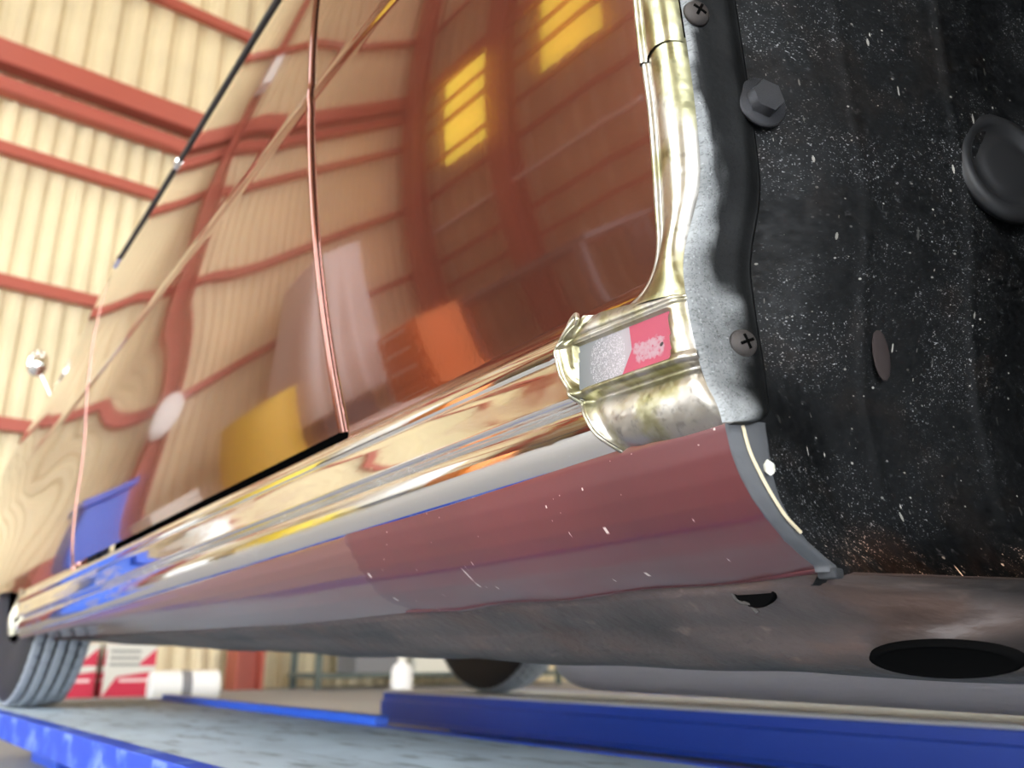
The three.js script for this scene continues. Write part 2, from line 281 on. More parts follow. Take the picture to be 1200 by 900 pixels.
// tilt of the side against the vertical in degrees (positive faces down), integrated to a section
const tilt = table([[0.482, -55], [0.492, -35], [0.5, -5], [0.508, 14], [0.52, 16.5], [0.85, 4.6], [0.875, 3.5], [0.95, 2], [1.1, -6], [1.2, -23], [1.26, -55], [1.3, -80]]);
const SEC = []; { let z = -0.001; for (let i = 0; i <= 900; i++) { const y = 0.482 + i * 0.001; SEC.push(z); z += Math.tan(THREE.MathUtils.degToRad(clamp(tilt(y), -80, 80))) * 0.001; } }
const section = (y) => { const f = clamp((y - 0.482) * 1000, 0, 898.9), i = Math.floor(f); return lerp(SEC[i], SEC[i + 1], f - i); };
const CREASE = 0.886;
const bodyZ = (x, y) => { const yy = y - drop(x); return section(yy) - taper(x) * smooth(0.46, 0.8, yy) + 0.0016 * Math.exp(-(((yy - CREASE) / 0.006) ** 2)) - 0.02 * Math.max(0, (-2.6 - x) / 0.7) ** 2; };
const rowsY = [...range(0.484, 0.53, 20), ...range(0.54, 0.86, 40), ...range(0.864, 0.91, 24), ...range(0.92, 1.285, 50)];
function sidePanel(x0, x1, y0 = 0, edge = 0.006, n = 60) {       // x0, x1: numbers or functions of the row; both ends roll inwards
  const X0 = typeof x0 === 'number' ? () => x0 : x0, X1 = typeof x1 === 'number' ? () => x1 : x1;
  const us = [-0.03, -0.02, -0.01, ...range(0, 1, 6).map((a) => a * 0.02), ...range(0.03, 0.97, n), ...range(0, 1, 6).map((a) => 0.98 + a * 0.02), 1.01, 1.02, 1.03];
  return sheet(us, rowsY.filter((y) => y >= y0), (u, yy) => {
    const a = X0(yy), b = X1(yy), w = b - a, t = clamp(u), x = lerp(a, b, t), ys = yy + drop(x), y = ys - Math.max(0, yy - 0.95) * 0.62 * smooth(-1.97, -2.7, x), d = Math.min(t, 1 - t) * w;
    let z = bodyZ(x, ys); if (d < edge) z -= edge - Math.sqrt(Math.max(0, edge * edge - (edge - d) ** 2));
    if (u < 0 || u > 1) z -= edge * 0.3 + Math.max(-u, u - 1) * 0.6;
    return [x, y, z];
  }, { uv: (u, v, p) => [p[0], p[1]] });
}
// edge of the wheel arch: outer corner (E) and inner border (A) of the chrome arch trim
const EX = curve([[0.36, -0.282], [0.3985, -0.2855], [0.42, -0.294], [0.4427, -0.2995], [0.4717, -0.3035], [0.5, -0.3045], [0.5222, -0.3015], [0.5508, -0.2925], [0.5918, -0.2848], [0.6237, -0.281], [0.657, -0.2785], [0.75, -0.272], [0.9, -0.26], [1.3, -0.24]]);
const sillZ = table([[0.318, -0.082], [0.3195, -0.077], [0.325, -0.0635], [0.333, -0.0475], [0.345, -0.0315], [0.355, -0.022], [0.367, -0.0142], [0.38, -0.0085], [0.394, -0.005], [0.399, -0.006]]);
const wallX = (y, q) => lerp(EX(y), lerp(-0.3, -0.264, (y - 0.4) / 0.35), smooth(0.012, 0.08, q));
const edgeZ = (y) => lerp(0.0075, bodyZ(EX(y), y) + 0.001, smooth(0.49, 0.575, y));
{
  put('quarter_panel', sidePanel(-0.774, (yy) => EX(yy) - 0.006, 0.484, 0.005), M.paint);
  const arch = curve([[0.48, -2.47], [0.5, -2.52], [0.52, -2.65], [0.535, -2.9], [0.55, -3.3], [1.4, -3.3]]);
  const door = put('door', sidePanel(-1.952, -0.7805, 0.508, 0.007, 80), M.paint);
  // proud trailing edge of the door
  put('door_edge', tube(range(0.508, 1.2, 40).map((y) => [-0.782, y + drop(-0.78), bodyZ(-0.782, y + drop(-0.78)) - 0.0005]), 0.0035, 80, 8), M.paint, undefined, door);
  put('belt_molding', tube(range(-0.79, -1.95, 30).map((x) => [x, 1.203 + drop(x), bodyZ(x, 1.203 + drop(x)) + 0.004]), 0.0065, 80, 10), M.rubber, 'black belt strip', door);
  put('molding_joint', new THREE.SphereGeometry(0.011, 16, 12).scale(1.8, 1, 1).translate(-1.5, 1.203 + drop(-1.5), bodyZ(-1.5, 1.203 + drop(-1.5)) + 0.005), M.chrome, 'bright clip on the belt strip', door);
  put('molding_tip', tube(range(-1.955, -2.0, 6).map((x) => [x, 1.203 + drop(x), bodyZ(x, 1.203 + drop(x)) + 0.004]), 0.008, 12, 10), M.chrome, 'bright metal end piece', door);
  put('fender', sidePanel(arch, -1.9585, 0.484, 0.004, 60), M.paint);
  put('fender_trim', tube([[-2.43, 0.32, -0.005], [-2.432, 0.36, 0.0], [-2.438, 0.395, -0.01], [-2.47, 0.42, -0.02], [-2.55, 0.44, -0.03]], 0.01, 40, 10), M.agedChrome, 'chrome arch trim of the front wheel');
}

{
  const back = (yy) => lerp(0.56, 0.5, smooth(0.5, 0.9, yy));
  put('added_rear_quarter', sidePanel(back, 1.5, 0.484, 0.006, 12), M.paint); put('rear_apron', new THREE.BoxGeometry(0.95, 0.17, 0.02).translate(1.03, 0.4, -0.02), M.paint);  // rear quarter out of view, added to shade the wheel well
  put('added_rear_wheel_house', new THREE.BoxGeometry(0.03, 0.66, 0.36).translate(0.6, 0.62, -0.17), M.black); put('arch_brow', sheet(range(-0.27, 0.56, 30), range(0.94, 1.2, 8), (x, y) => [x, y, bodyZ(x, y) - 0.001]), M.paint);  // rear wheel house wall is unseen, added to block light from behind
}
// quarter window, door window, roof and pillars above the belt (mostly hidden behind the shoulder)
{
  const g = (x, y, lean = 0.55) => [x, y, bodyZ(x, 1.2 + drop(x)) - 0.1 - (y - 1.2) * lean];
  const pane = (x0, x1, top) => sheet(range(x0, x1, 10), range(0, 1, 6), (x, v) => g(x, lerp(1.2, top, v)));
  put('window_glass', pane(-1.85, -0.83, 1.56), M.glass); put('window_glass', pane(-0.77, -0.2, 1.56), M.glass);
  const up = (x0, x1, y0, y1, w) => sheet([-1, 1], range(0, 1, 8), (s, v) => { const p = g(lerp(x0, x1, v), lerp(y0, y1, v)); return [p[0] + s * w, p[1], p[2] + 0.004]; });
  put('pillar', up(-0.8, -0.8, 1.2, 1.58, 0.025), M.paint); put('pillar', up(-1.95, -1.6, 1.18, 1.56, 0.03), M.paint); put('pillar', up(0.1, -0.1, 1.2, 1.58, 0.2), M.paint);
  put('roof', sheet(range(-1.6, 0.1, 12), range(0, 1, 20), (x, t) => { const a = t * 2 - 1; return [x, 1.53 + 0.08 * (1 - a ** 4), -0.87 - a * 0.62]; }, { flip: true }), M.paint);
  put('headliner', sheet(range(-1.6, 0.1, 12), range(0, 1, 20), (x, t) => { const a = t * 2 - 1; return [x, 1.51 + 0.08 * (1 - a ** 4), -0.87 - a * 0.61]; }), M.cloth);
  put('windscreen', sheet(range(0, 1, 8), range(-1, 1, 10), (v, a) => [lerp(-2.02, -1.6, v) - 0.12 * (1 - a * a), lerp(1.12, 1.55, v), -0.87 - a * lerp(0.74, 0.58, v)]), M.glass);
  put('hood', sheet(range(-3.5, -2.02, 12), range(0, 1, 20), (x, t) => { const a = t * 2 - 1; return [x, lerp(1.1, 0.98, smooth(-2.0, -2.4, x)) + drop(x) * 0.8 + 0.05 * (1 - a ** 4), -0.87 - a * 0.74]; }, { flip: true }), M.paint);
  const mirror = put('fender_mirror', new THREE.SphereGeometry(1, 20, 14).scale(0.022, 0.04, 0.03).translate(-2.75, 1.1, 0.0), M.chrome, 'small chrome fender mirror');
  put('mirror_stalk', tube([[-2.75, 0.97, -0.07], [-2.75, 1.04, -0.03], [-2.75, 1.08, -0.005]], 0.005, 12, 8), M.chrome, undefined, mirror);
}

// chrome sill trim: long moulding, and the end cap towards the wheel arch
const moldZ = table([[0.392, -0.012], [0.394, -0.008], [0.397, -0.003], [0.403, 0.0025], [0.412, 0.0055], [0.42, 0.0062], [0.427, 0.0052], [0.4305, 0.003], [0.4325, 0.002], [0.4345, 0.0085], [0.4365, 0.0105], [0.44, 0.01], [0.455, 0.0075], [0.467, 0.0058], [0.4695, 0.0045], [0.472, 0.0062], [0.478, 0.0072], [0.484, 0.0055], [0.489, 0.002], [0.4915, -0.003], [0.492, -0.01]]);
const moldY = [0.392, 0.393, 0.3945, 0.397, 0.4, 0.403, 0.407, 0.412, 0.416, 0.42, 0.424, 0.427, 0.429, 0.4305, 0.4315, 0.4325, 0.4333, 0.4345, 0.4355, 0.4365, 0.438, 0.44, 0.446, 0.45, 0.455, 0.461, 0.467, 0.4685, 0.4695, 0.4707, 0.472, 0.475, 0.478, 0.481, 0.484, 0.4865, 0.489, 0.4905, 0.4915, 0.492];
const lipX = table([[0.39, -0.371], [0.395, -0.373], [0.406, -0.384], [0.426, -0.396], [0.434, -0.401], [0.454, -0.414], [0.473, -0.419], [0.482, -0.406], [0.488, -0.398], [0.496, -0.392]]);
put('sill_molding', sheet([...range(-2.41, -0.43, 120), -0.425, -0.42, -0.41, -0.4, -0.39, -0.38, -0.362], moldY, (x0, y, x = Math.min(x0, lipX(y) + 0.006)) => [x, y + drop(x), moldZ(y) - taper(x) * 0.15 + 0.0005 * Math.sin(x * 9)], { uv: (x, y) => [x * 0.35, y * 1.6] }), M.chrome, 'long polished chrome sill moulding');
{
  const capZ = table([[0.391, -0.01], [0.394, -0.006], [0.398, 0.001], [0.404, 0.006], [0.412, 0.0085], [0.42, 0.0088], [0.4265, 0.0068], [0.43, 0.0045], [0.432, 0.0045], [0.434, 0.0115], [0.436, 0.0135], [0.439, 0.0125], [0.4405, 0.0105], [0.472, 0.0105], [0.4735, 0.0115], [0.476, 0.012], [0.4775, 0.0102], [0.479, 0.0118], [0.483, 0.0122], [0.487, 0.0115], [0.492, 0.01], [0.496, 0.0085]]);
  const ys = [...moldY.map((y) => 0.391 + (y - 0.392) * 1.05), 0.4335, 0.4405, 0.472, 0.4735, 0.4775, 0.479].sort((a, b) => a - b);
  const us = [0, 0.004, 0.01, 0.02, 0.035, 0.05, ...range(0.07, 0.93, 46), 0.95, 0.965, 0.975, 0.985, 0.993, 1];
  const cap = put('molding_end_cap', sheet(us, ys, (u, y) => {
    const a = lipX(y), b = EX(y) + 0.001, x = lerp(a, b, u), d = u * (b - a), e = (1 - u) * (b - a);
    let z = capZ(y) + 0.002 * Math.exp(-((d - 0.002) ** 2) / 0.000004) - 0.0018 * Math.exp(-((d - 0.01) ** 2) / 0.00002);
    const inside = smooth(-0.3995, -0.398, x) * (1 - smooth(-0.3175, -0.316, x)) * smooth(0.4385, 0.4395, y) * (1 - smooth(0.4698, 0.4708, y));
    z -= 0.0045 * inside;
    if (d < 0.0015) z -= 0.004 * (1 - d / 0.0015);
    z -= 0.004 * smooth(0.012, 0, e) ** 2;
    z += 0.0007 * Math.sin(x * 60 + y * 40) * smooth(0.43, 0.41, y) * (1 - inside);
    const top = 0.474 + Math.max(0, y - 0.474) * lerp(0.78, 0.24, clamp((x + 0.4) / 0.096));
    return [x, (y > 0.474 ? top : y) - 0.0025 * smooth(0.4, 0.392, y) * Math.sin(x * 55) * smooth(0.02, 0.03, d), z];
  }, { uv: (u, y, p) => [p[0], p[1]] }), M.agedChrome, 'tarnished chrome end cap of the sill moulding');
  put('end_lip', tube(range(0.394, 0.489, 16).map((y) => [lipX(y) + 0.0005, y, capZ(y) - 0.0005 + 0.0012]), 0.0016, 60, 8), M.agedChrome, undefined, cap);
  put('curled_tab', tube([[-0.407, 0.482, 0.011], [-0.4, 0.489, 0.012], [-0.394, 0.491, 0.013], [-0.392, 0.487, 0.014], [-0.395, 0.484, 0.013]], 0.0017, 30, 8), M.agedChrome, 'bent loose tab', cap);
  const insert = canvasTex(512, 192, (c, w, h) => {  // mottled grey and white at one end, red at the other
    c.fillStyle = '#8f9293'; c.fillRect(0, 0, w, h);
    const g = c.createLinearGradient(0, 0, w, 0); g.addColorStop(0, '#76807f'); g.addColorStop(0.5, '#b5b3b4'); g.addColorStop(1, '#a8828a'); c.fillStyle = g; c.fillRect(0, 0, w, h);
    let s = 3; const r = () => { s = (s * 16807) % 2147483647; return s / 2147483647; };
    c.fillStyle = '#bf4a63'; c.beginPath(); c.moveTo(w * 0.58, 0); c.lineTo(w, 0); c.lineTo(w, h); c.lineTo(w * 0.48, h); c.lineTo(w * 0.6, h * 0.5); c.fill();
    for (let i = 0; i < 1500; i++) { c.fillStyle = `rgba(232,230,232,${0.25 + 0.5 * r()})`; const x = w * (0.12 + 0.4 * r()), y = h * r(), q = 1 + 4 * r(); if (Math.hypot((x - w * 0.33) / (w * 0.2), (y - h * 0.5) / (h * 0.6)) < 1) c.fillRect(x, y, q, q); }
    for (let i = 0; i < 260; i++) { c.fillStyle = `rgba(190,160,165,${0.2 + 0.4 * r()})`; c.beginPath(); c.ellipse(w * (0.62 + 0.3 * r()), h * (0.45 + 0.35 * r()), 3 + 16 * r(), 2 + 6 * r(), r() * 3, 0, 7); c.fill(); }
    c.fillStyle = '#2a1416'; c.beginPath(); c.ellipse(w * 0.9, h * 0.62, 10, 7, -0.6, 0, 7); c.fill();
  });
  put('cap_insert', sheet([-0.3985, -0.3165], [0.439, 0.4702], (x, y) => [x, y, 0.0076], { uv: (x, y) => [(x + 0.3985) / 0.082, (y - 0.439) / 0.0312] }), std({ map: insert, color: rgb(0.6, 0.55, 0.57), roughness: 0.35, metalness: 0.1 }), 'mottled red and white insert', cap);
}

// chrome wheel-arch trim: face, and the flange that turns into the wheel well
const DW = [0.342, 0, -0.94], NW = [0.94, 0, 0.342];
{
  const A = [[-0.283, 0.9], [-0.301, 0.74], [-0.311, 0.679], [-0.315, 0.646], [-0.319, 0.607], [-0.326, 0.571], [-0.332, 0.545], [-0.337, 0.525], [-0.345, 0.5115], [-0.358, 0.501], [-0.374, 0.4945], [-0.396, 0.4885]];
  const B = [0.9, 0.74, 0.677, 0.644, 0.605, 0.57, 0.546, 0.528, 0.513, 0.5, 0.487, 0.4765];
  const ca = new THREE.CatmullRomCurve3(A.map(([x, y]) => new THREE.Vector3(x, y, 0))), cb = new THREE.CatmullRomCurve3(B.map((y) => new THREE.Vector3(EX(y), y, 0)));
  const hs = [[0, -0.002], [0.01, 0.001], [0.03, 0.0042], [0.07, 0.0058], [0.13, 0.006], [0.19, 0.0042], [0.22, 0.0042], [0.3, 0.0075], [0.45, 0.0105], [0.6, 0.0118], [0.75, 0.0112], [0.86, 0.009], [0.94, 0.0055], [0.98, 0.0022], [1, 0]];
  const hz = table(hs), vs = [...hs.map((h) => h[0]), 0.02, 0.05, 0.1, 0.16, 0.26, 0.38, 0.52, 0.68, 0.8, 0.9].sort((a, b) => a - b);
  const face = (name, s0, s1, extra, label) => put(name, sheet(range(s0, s1, 70), vs, (s, v) => {
    const a = ca.getPoint(s), b = cb.getPoint(s), x = lerp(a.x, b.x, v), y = lerp(a.y, b.y, v);
    return [x, y, lerp(bodyZ(x, y), edgeZ(b.y), smooth(0.05, 1, v)) + hz(v) * lerp(1, 0.55, smooth(0.7, 1, s)) + extra];
  }, { uv: (s, v, p) => [p[0] * 0.7, p[1] * 0.7], flip: true }), M.agedChrome, label);
  const split = 0.285;
  face('arch_trim', split, 1, 0, 'lower chrome arch trim piece'); face('arch_trim', 0, split + 0.008, 0.0016, 'upper chrome arch trim piece overlapping the lower one');
  const fw = table([[0.393, 0.006], [0.3945, 0.02], [0.397, 0.028], [0.402, 0.036], [0.41, 0.041], [0.43, 0.044], [0.47, 0.043], [0.52, 0.041], [0.6, 0.04], [0.9, 0.04]]);
  const flange = put('arch_flange', sheet([0, 0.03, 0.07, 0.12, 0.18, 0.26, ...range(0.32, 0.94, 10), 0.97, 1, 1.01], [...range(0.393, 0.405, 14), ...range(0.41, 0.9, 70)], (t, y) => {
    const s = Math.min(t, 1) * fw(y), r = 0.007, c = Math.min(s, r), out = 0.004 * Math.sqrt(Math.max(0, 1 - (1 - c / r) ** 2)) * (1 - smooth(0.7, 1, t)) - (t > 1 ? 0.004 : 0);
    return [wallX(y, s) + DW[0] * s + NW[0] * out, y, edgeZ(y) + DW[2] * s + NW[2] * out * 0.3];
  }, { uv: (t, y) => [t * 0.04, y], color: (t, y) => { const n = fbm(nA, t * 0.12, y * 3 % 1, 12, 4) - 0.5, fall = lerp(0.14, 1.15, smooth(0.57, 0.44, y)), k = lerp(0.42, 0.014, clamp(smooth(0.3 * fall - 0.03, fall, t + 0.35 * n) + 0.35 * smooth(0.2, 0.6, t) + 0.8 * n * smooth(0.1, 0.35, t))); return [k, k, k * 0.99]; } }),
  phys({ specularIntensity: 0.35, vertexColors: true, color: 0xffffff, map: flangeDirt, metalness: 0.18, roughness: 0.55, bumpMap: grimeBump, bumpScale: 0.0003 }), 'grey flange turned into the wheel well, blackened upwards');
  // screws through the flange
  const onWall = (y, s, out = 0.004) => [wallX(y, s) + DW[0] * s + NW[0] * out, y, edgeZ(y) + DW[2] * s + NW[2] * out];
  const facing = (g, p, spin = 0) => g.rotateX(Math.PI / 2).rotateZ(spin).rotateY(THREE.MathUtils.degToRad(70)).translate(...p);
  for (const [y, s, spin] of [[0.446, 0.03, 0.4], [0.654, 0.008, 1.1]]) {
    const p = onWall(y, s);
    const head = new THREE.LatheGeometry([[0, 0.0045], [0.004, 0.0042], [0.007, 0.003], [0.0085, 0.001], [0.009, -0.001], [0, -0.001]].map(([r, h]) => new THREE.Vector2(r, h)).reverse(), 28);
    const screw = put('screw', facing(head, p, spin), M.darkSteel, 'rusty cross-head screw');
    for (const q of [0, Math.PI / 2]) put('screw_slot', facing(box(0.0095, 0.0012, 0.0019, 0, 0.0042, 0, 0.0004), p, spin + q), M.black, undefined, screw);
  }
  // wheel-well wall
  const wallY = [0.311, 0.3105, 0.312, 0.3155, 0.32, 0.326, 0.333, ...range(0.34, 0.9, 70)];
  put('wheel_well', sheet([...range(-0.002, 0.2, 90), 0.205, 0.21, 0.215, 0.22, 0.3, 0.4], wallY, (s, y) => {
    const most = lerp(0.265, 0.3, smooth(0.42, 0.54, y));
    const lip = y < 0.326 ? 1 - Math.sqrt(Math.max(0, 1 - ((0.326 - y) / 0.0156) ** 2)) : 0, q = Math.min(s, 0.205) / 0.205 * most, tuck = Math.max(0, s - 0.205);
    const z0 = lerp(sillZ(Math.max(y, 0.3205)) - 0.003, edgeZ(y) - 0.004, smooth(0.388, 0.425, y));
    const groove = 0.0008 * Math.exp(-(((q - 0.112) / 0.004) ** 2)) + 0.0012 * Math.exp(-(((q - 0.2) / 0.004) ** 2)) - 0.012 * smooth(0.2, 0.28, q), bulge = 0.003 * Math.sin(s * 22) * Math.sin(y * 14) * smooth(0.03, 0.07, s) - 0.004 * smooth(0.05, 0.02, s) * smooth(0.41, 0.39, y);
    const out = -0.0005 + bulge + groove - lip * 0.012;
    const wx = wallX(y, q);
    return [wx + DW[0] * q + NW[0] * out - tuck * 0.6 + 0.0, y, z0 + DW[2] * q + NW[2] * out - tuck * 0.9];
  }, { uv: (s, y) => [s, y], color: (s, y) => { const k = smooth(0.345, 0.318, y + 0.006 * Math.sin(s * 70)) * smooth(0, 0.03, s); return [lerp(1, 5, k), lerp(1, 3.2, k), lerp(1, 2.3, k)]; } }), M.underseal, 'black underseal speckled with dried mud');
  put('inner_wheel_house', sheet(range(-0.3, 0.6, 10), range(0.28, 0.98, 10), (x, y) => [x, y, -0.3]), M.black, 'dark inner wheel house'); put('wheel_house_roof', sheet(range(-0.3, 0.6, 10), range(-0.3, 0.06, 8), (x, z) => [x, 0.93 + 0.05 * Math.sin((x + 0.3) * 3.4), z], { flip: true }), M.black);  // black inner wall and roof added to keep the wheel well dark
  const bolt = put('hex_bolt', facing(new THREE.CylinderGeometry(0.0112, 0.0122, 0.009, 6), onWall(0.606, 0.047, 0.0045), 0.3), M.blackSteel, 'black hexagon bolt');
  put('washer', facing(new THREE.LatheGeometry([[0, 0.002], [0.0165, 0.002], [0.0178, 0.0008], [0.0178, -0.001], [0, -0.001]].map(([r, h]) => new THREE.Vector2(r, h)).reverse(), 32), onWall(0.606, 0.047, 0.0), 0), M.blackSteel, undefined, bolt);
  put('rubber_plug', facing(new THREE.LatheGeometry([[0, 0.003], [0.016, 0.0032], [0.021, 0.002], [0.024, 0.001], [0.029, 0.001], [0.032, 0.004], [0.036, 0.005], [0.04, 0.004], [0.043, 0.001], [0.043, -0.003], [0, -0.003]].map(([r, h]) => new THREE.Vector2(r, h)).reverse(), 40), onWall(0.6, 0.246, -0.004)), M.rubber, 'round black rubber plug');
  put('dirt_lump', facing(new THREE.SphereGeometry(0.011, 14, 10).scale(0.6, 0.1, 1.6), onWall(0.45, 0.128, 0.0)), std({ color: rgb(0.022, 0.014, 0.013), roughness: 0.9 }), 'reddish dirt patch');
}

// painted sill, its sealed end, and the underside
{
  const bd = (x) => 0.4 * drop(Math.max(x, -1.0));
  const ys = range(0.318, 0.399, 40), endX = (y) => lerp(-0.287, -0.291, smooth(0.32, 0.38, y));
  put('sill_panel', sheet([...range(-0.748, -0.742, 3), ...range(-0.735, -0.285, 60)], ys, (x, y) => {
    const e = Math.min(1, (x + 0.285) / -0.463), xx = lerp(endX(y), x, e), b = smooth(-0.748, -0.744, x);
    return [xx, y + bd(x) + 0.0012 * Math.sin(xx * 40) * smooth(0.33, 0.318, y), sillZ(y) + 0.001 * b + 0.0012 * Math.sin(xx * 14) * smooth(0.32, 0.36, y)];
  }), M.sill, 'dull dark red painted sill dotted with dust');
  put('front_sill_panel', sheet(range(-2.41, -0.738, 60), ys, (x, y) => [x, lerp(y + bd(x), y + drop(x), smooth(0.318, 0.399, y)), sillZ(y) - 0.0012 - taper(x) * 0.2]), M.sillFront, 'glossier forward part of the sill');
  put('sill_hem', sheet([-0.75, ...range(-0.7, -0.285, 20)], [0, 1, 2], (x, k) => [x, 0.319 + bd(x) - 0.003 * (k > 0) + 0.0012 * Math.sin(x * 40), -0.079 - 0.012 * (k > 1)], { flip: true }), M.sill);
  // grey sealing strip round the sill end, with a dried-out crack
  const strip = put('sealing_strip', sheet([-0.08, 0, 0.08, 0.2, ...range(0.3, 0.9, 8), 0.95, 1, 1.03], range(0.317, 0.397, 40), (t, y) => {
    const w = lerp(0.013, 0.024, smooth(0.33, 0.395, y)), s = Math.max(0, Math.min(t, 1)) * w, out = 0.003 * Math.sin(Math.PI * clamp(t, 0.02, 0.98)) + (t < 0 || t > 1 ? -0.002 : 0);
    return [endX(y) + 0.5 * s + out * 0.9, y, sillZ(Math.max(y, 0.3205)) + 0.0018 - 0.87 * s + out * 0.5];
  }), M.seal, 'grey sealer strip');
  const mid = (y, k, o) => { const w = lerp(0.013, 0.024, smooth(0.33, 0.395, y)) * k; return [endX(y) + 0.5 * w + o, y, sillZ(y) + 0.001 - 0.87 * w + o * 0.6]; };
  put('dried_bead', tube([mid(0.394, 0.35, 0.0035), mid(0.38, 0.4, 0.0035), mid(0.368, 0.5, 0.0038), mid(0.356, 0.62, 0.0036), mid(0.345, 0.7, 0.0036), mid(0.337, 0.8, 0.0036)], 0.0011, 60, 6), M.cream, 'cracked pale bead', strip);
  put('paint_flake', new THREE.DodecahedronGeometry(0.0045, 0).scale(0.8, 1.1, 0.5).rotateZ(0.4).translate(...mid(0.371, 0.8, 0.004)), M.offwhite, 'pale flake', strip);
  put('sill_tab', box(0.012, 0.006, 0.01, -0.284, 0.3165, -0.082, 0.0015), M.seal);

  // rail under the sill
  const bottom = table([[-2.6, 0.312], [-1.4, 0.279], [-0.9, 0.268], [-0.5, 0.261], [-0.35, 0.255], [-0.2, 0.254], [0.3, 0.254]]);
  const top = (x) => 0.3195 + bd(x);
  const sec = [[0, -0.004], [0.03, -0.006], [0.14, -0.012], [0.3, -0.028], [0.45, -0.048], [0.6, -0.06], [0.74, -0.072], [0.85, -0.084], [0.93, -0.096], [0.98, -0.112], [1, -0.135], [1, -0.16], [0.97, -0.185], [0.85, -0.2], [0.6, -0.21], [0.1, -0.212]];
  const sy = table(sec.map((p, i) => [i, p[0]])), sz = table(sec.map((p, i) => [i, p[1]]));
  put('chassis_rail', sheet([...range(-2.4, -0.8, 60), ...range(-0.79, 0.12, 150)], range(0, 15, 60), (x, k) => {
    const wav = 0.004 * Math.sin(x * 13) + 0.003 * Math.sin(x * 31 + 1), dent = 0.006 * Math.exp(-(((x + 0.3) / 0.09) ** 2)) * Math.sin(k);
    return [x, lerp(top(x) - 0.001, bottom(x), sy(k)) + wav * 0.4 * sy(k), -0.08 + sz(k) + wav * smooth(0, 4, k) + dent - (2.6 * Math.max(0, x + 0.287) + 0.01 * smooth(-0.3, -0.27, x)) * (1 - smooth(0, 8, k)) ];
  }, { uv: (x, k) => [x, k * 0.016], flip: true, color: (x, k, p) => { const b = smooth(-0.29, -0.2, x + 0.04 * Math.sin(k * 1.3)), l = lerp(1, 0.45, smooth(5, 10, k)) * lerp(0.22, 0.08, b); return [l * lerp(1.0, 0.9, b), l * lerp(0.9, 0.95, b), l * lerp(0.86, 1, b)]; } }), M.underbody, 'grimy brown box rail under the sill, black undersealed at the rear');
  const hole = (name, x, y, z, rx, ry, nx, label) => {
    const g = new THREE.LatheGeometry([[0, 0.0012], [0.86, 0.0014], [0.92, 0.0022], [1, 0.0022], [1.06, 0.0008], [1.07, -0.003]].map(([r, h]) => new THREE.Vector2(r, h)).reverse(), 36).scale(rx, 1, ry).rotateX(Math.PI / 2 + nx).translate(x, y, z); put(name, g, M.black, label);
  };
  hole('oval_hole', -0.257, 0.2685, -0.146, 0.043, 0.0125, 0.75, 'large oval access hole'); hole('drain_hole', -0.343, 0.3125, -0.088, 0.016, 0.0125, 0.35, 'small drain hole');
  put('torn_edge', tube([[-0.36, 0.3135, -0.086], [-0.357, 0.305, -0.089], [-0.349, 0.302, -0.091], [-0.345, 0.297, -0.093]], 0.0016, 20, 6), M.darkSteel);
  put('floor_pan', new THREE.BoxGeometry(3.0, 0.03, 1.45).translate(-0.95, 0.36, -1.0), M.pan, 'dark underside');
  put('far_sill', new THREE.BoxGeometry(2.6, 0.1, 0.1).translate(-1.0, 0.35, -1.72), M.pan);
  put('far_body_side', sheet(range(-3.4, 0.6, 10), range(0.4, 1.2, 8), (x, y) => [x, y, -1.74 - 0.07 * Math.sin((y - 0.4) * 2.6)], { flip: true }), M.paint);
  put('firewall', new THREE.BoxGeometry(0.04, 0.8, 1.5).translate(-2.05, 0.75, -0.87), M.black);
  // exhaust and further underbody parts, blurred in the photograph
  const pipe = put('exhaust_pipe', tube([[0.5, 0.265, -0.62], [0.1, 0.255, -0.62], [-0.3, 0.252, -0.63], [-0.7, 0.27, -0.66], [-1.2, 0.285, -0.72], [-1.9, 0.31, -0.8], [-2.4, 0.32, -0.8]], 0.03, 90, 18), M.exhaust, 'dull grey exhaust pipe');
  put('muffler', new THREE.CapsuleGeometry(0.062, 1.35, 10, 28).rotateZ(Math.PI / 2).scale(1, 0.8, 1.5).rotateZ(-0.012).translate(-0.42, 0.258, -0.68), M.exhaust, 'long dull grey silencer', pipe);
  put('brake_pipe', tube([[0.2, 0.335, -0.35], [-0.5, 0.33, -0.34], [-1.0, 0.332, -0.36], [-1.7, 0.335, -0.33], [-2.2, 0.335, -0.35]], 0.006, 60, 8), M.darkSteel);
  put('gearbox_mount', box(0.28, 0.045, 0.3, -1.25, 0.325, -0.95, 0.02), M.pan);
  // front wheels
  for (const [zc, side] of [[-0.11, 1], [-1.66, -1]]) {
    const R = 0.36, W = 0.17, wheel = new THREE.Group(); wheel.name = 'front_wheel'; wheel.position.set(-2.68 - BASE[0], R, zc - BASE[2]); wheel.scale.z = 0.86; car.add(wheel);
    const prof = [[0.2, -0.07], [0.25, -0.082], [0.31, -0.083], [0.34, -0.076], [0.348, -0.07]];
    const wallL = new THREE.LatheGeometry(prof.map(([r, h]) => new THREE.Vector2(r, h)), 64), wallR = new THREE.LatheGeometry(prof.map(([r, h]) => new THREE.Vector2(r, -h)).reverse(), 64);
    part('tyre', merge(wallL, wallR, new THREE.LatheGeometry([[0.348, -0.07], [0.352, -0.04], [0.353, 0], [0.352, 0.04], [0.348, 0.07]].map(([r, h]) => new THREE.Vector2(r, h)), 64)).rotateX(Math.PI / 2), M.tyreWall, wheel);
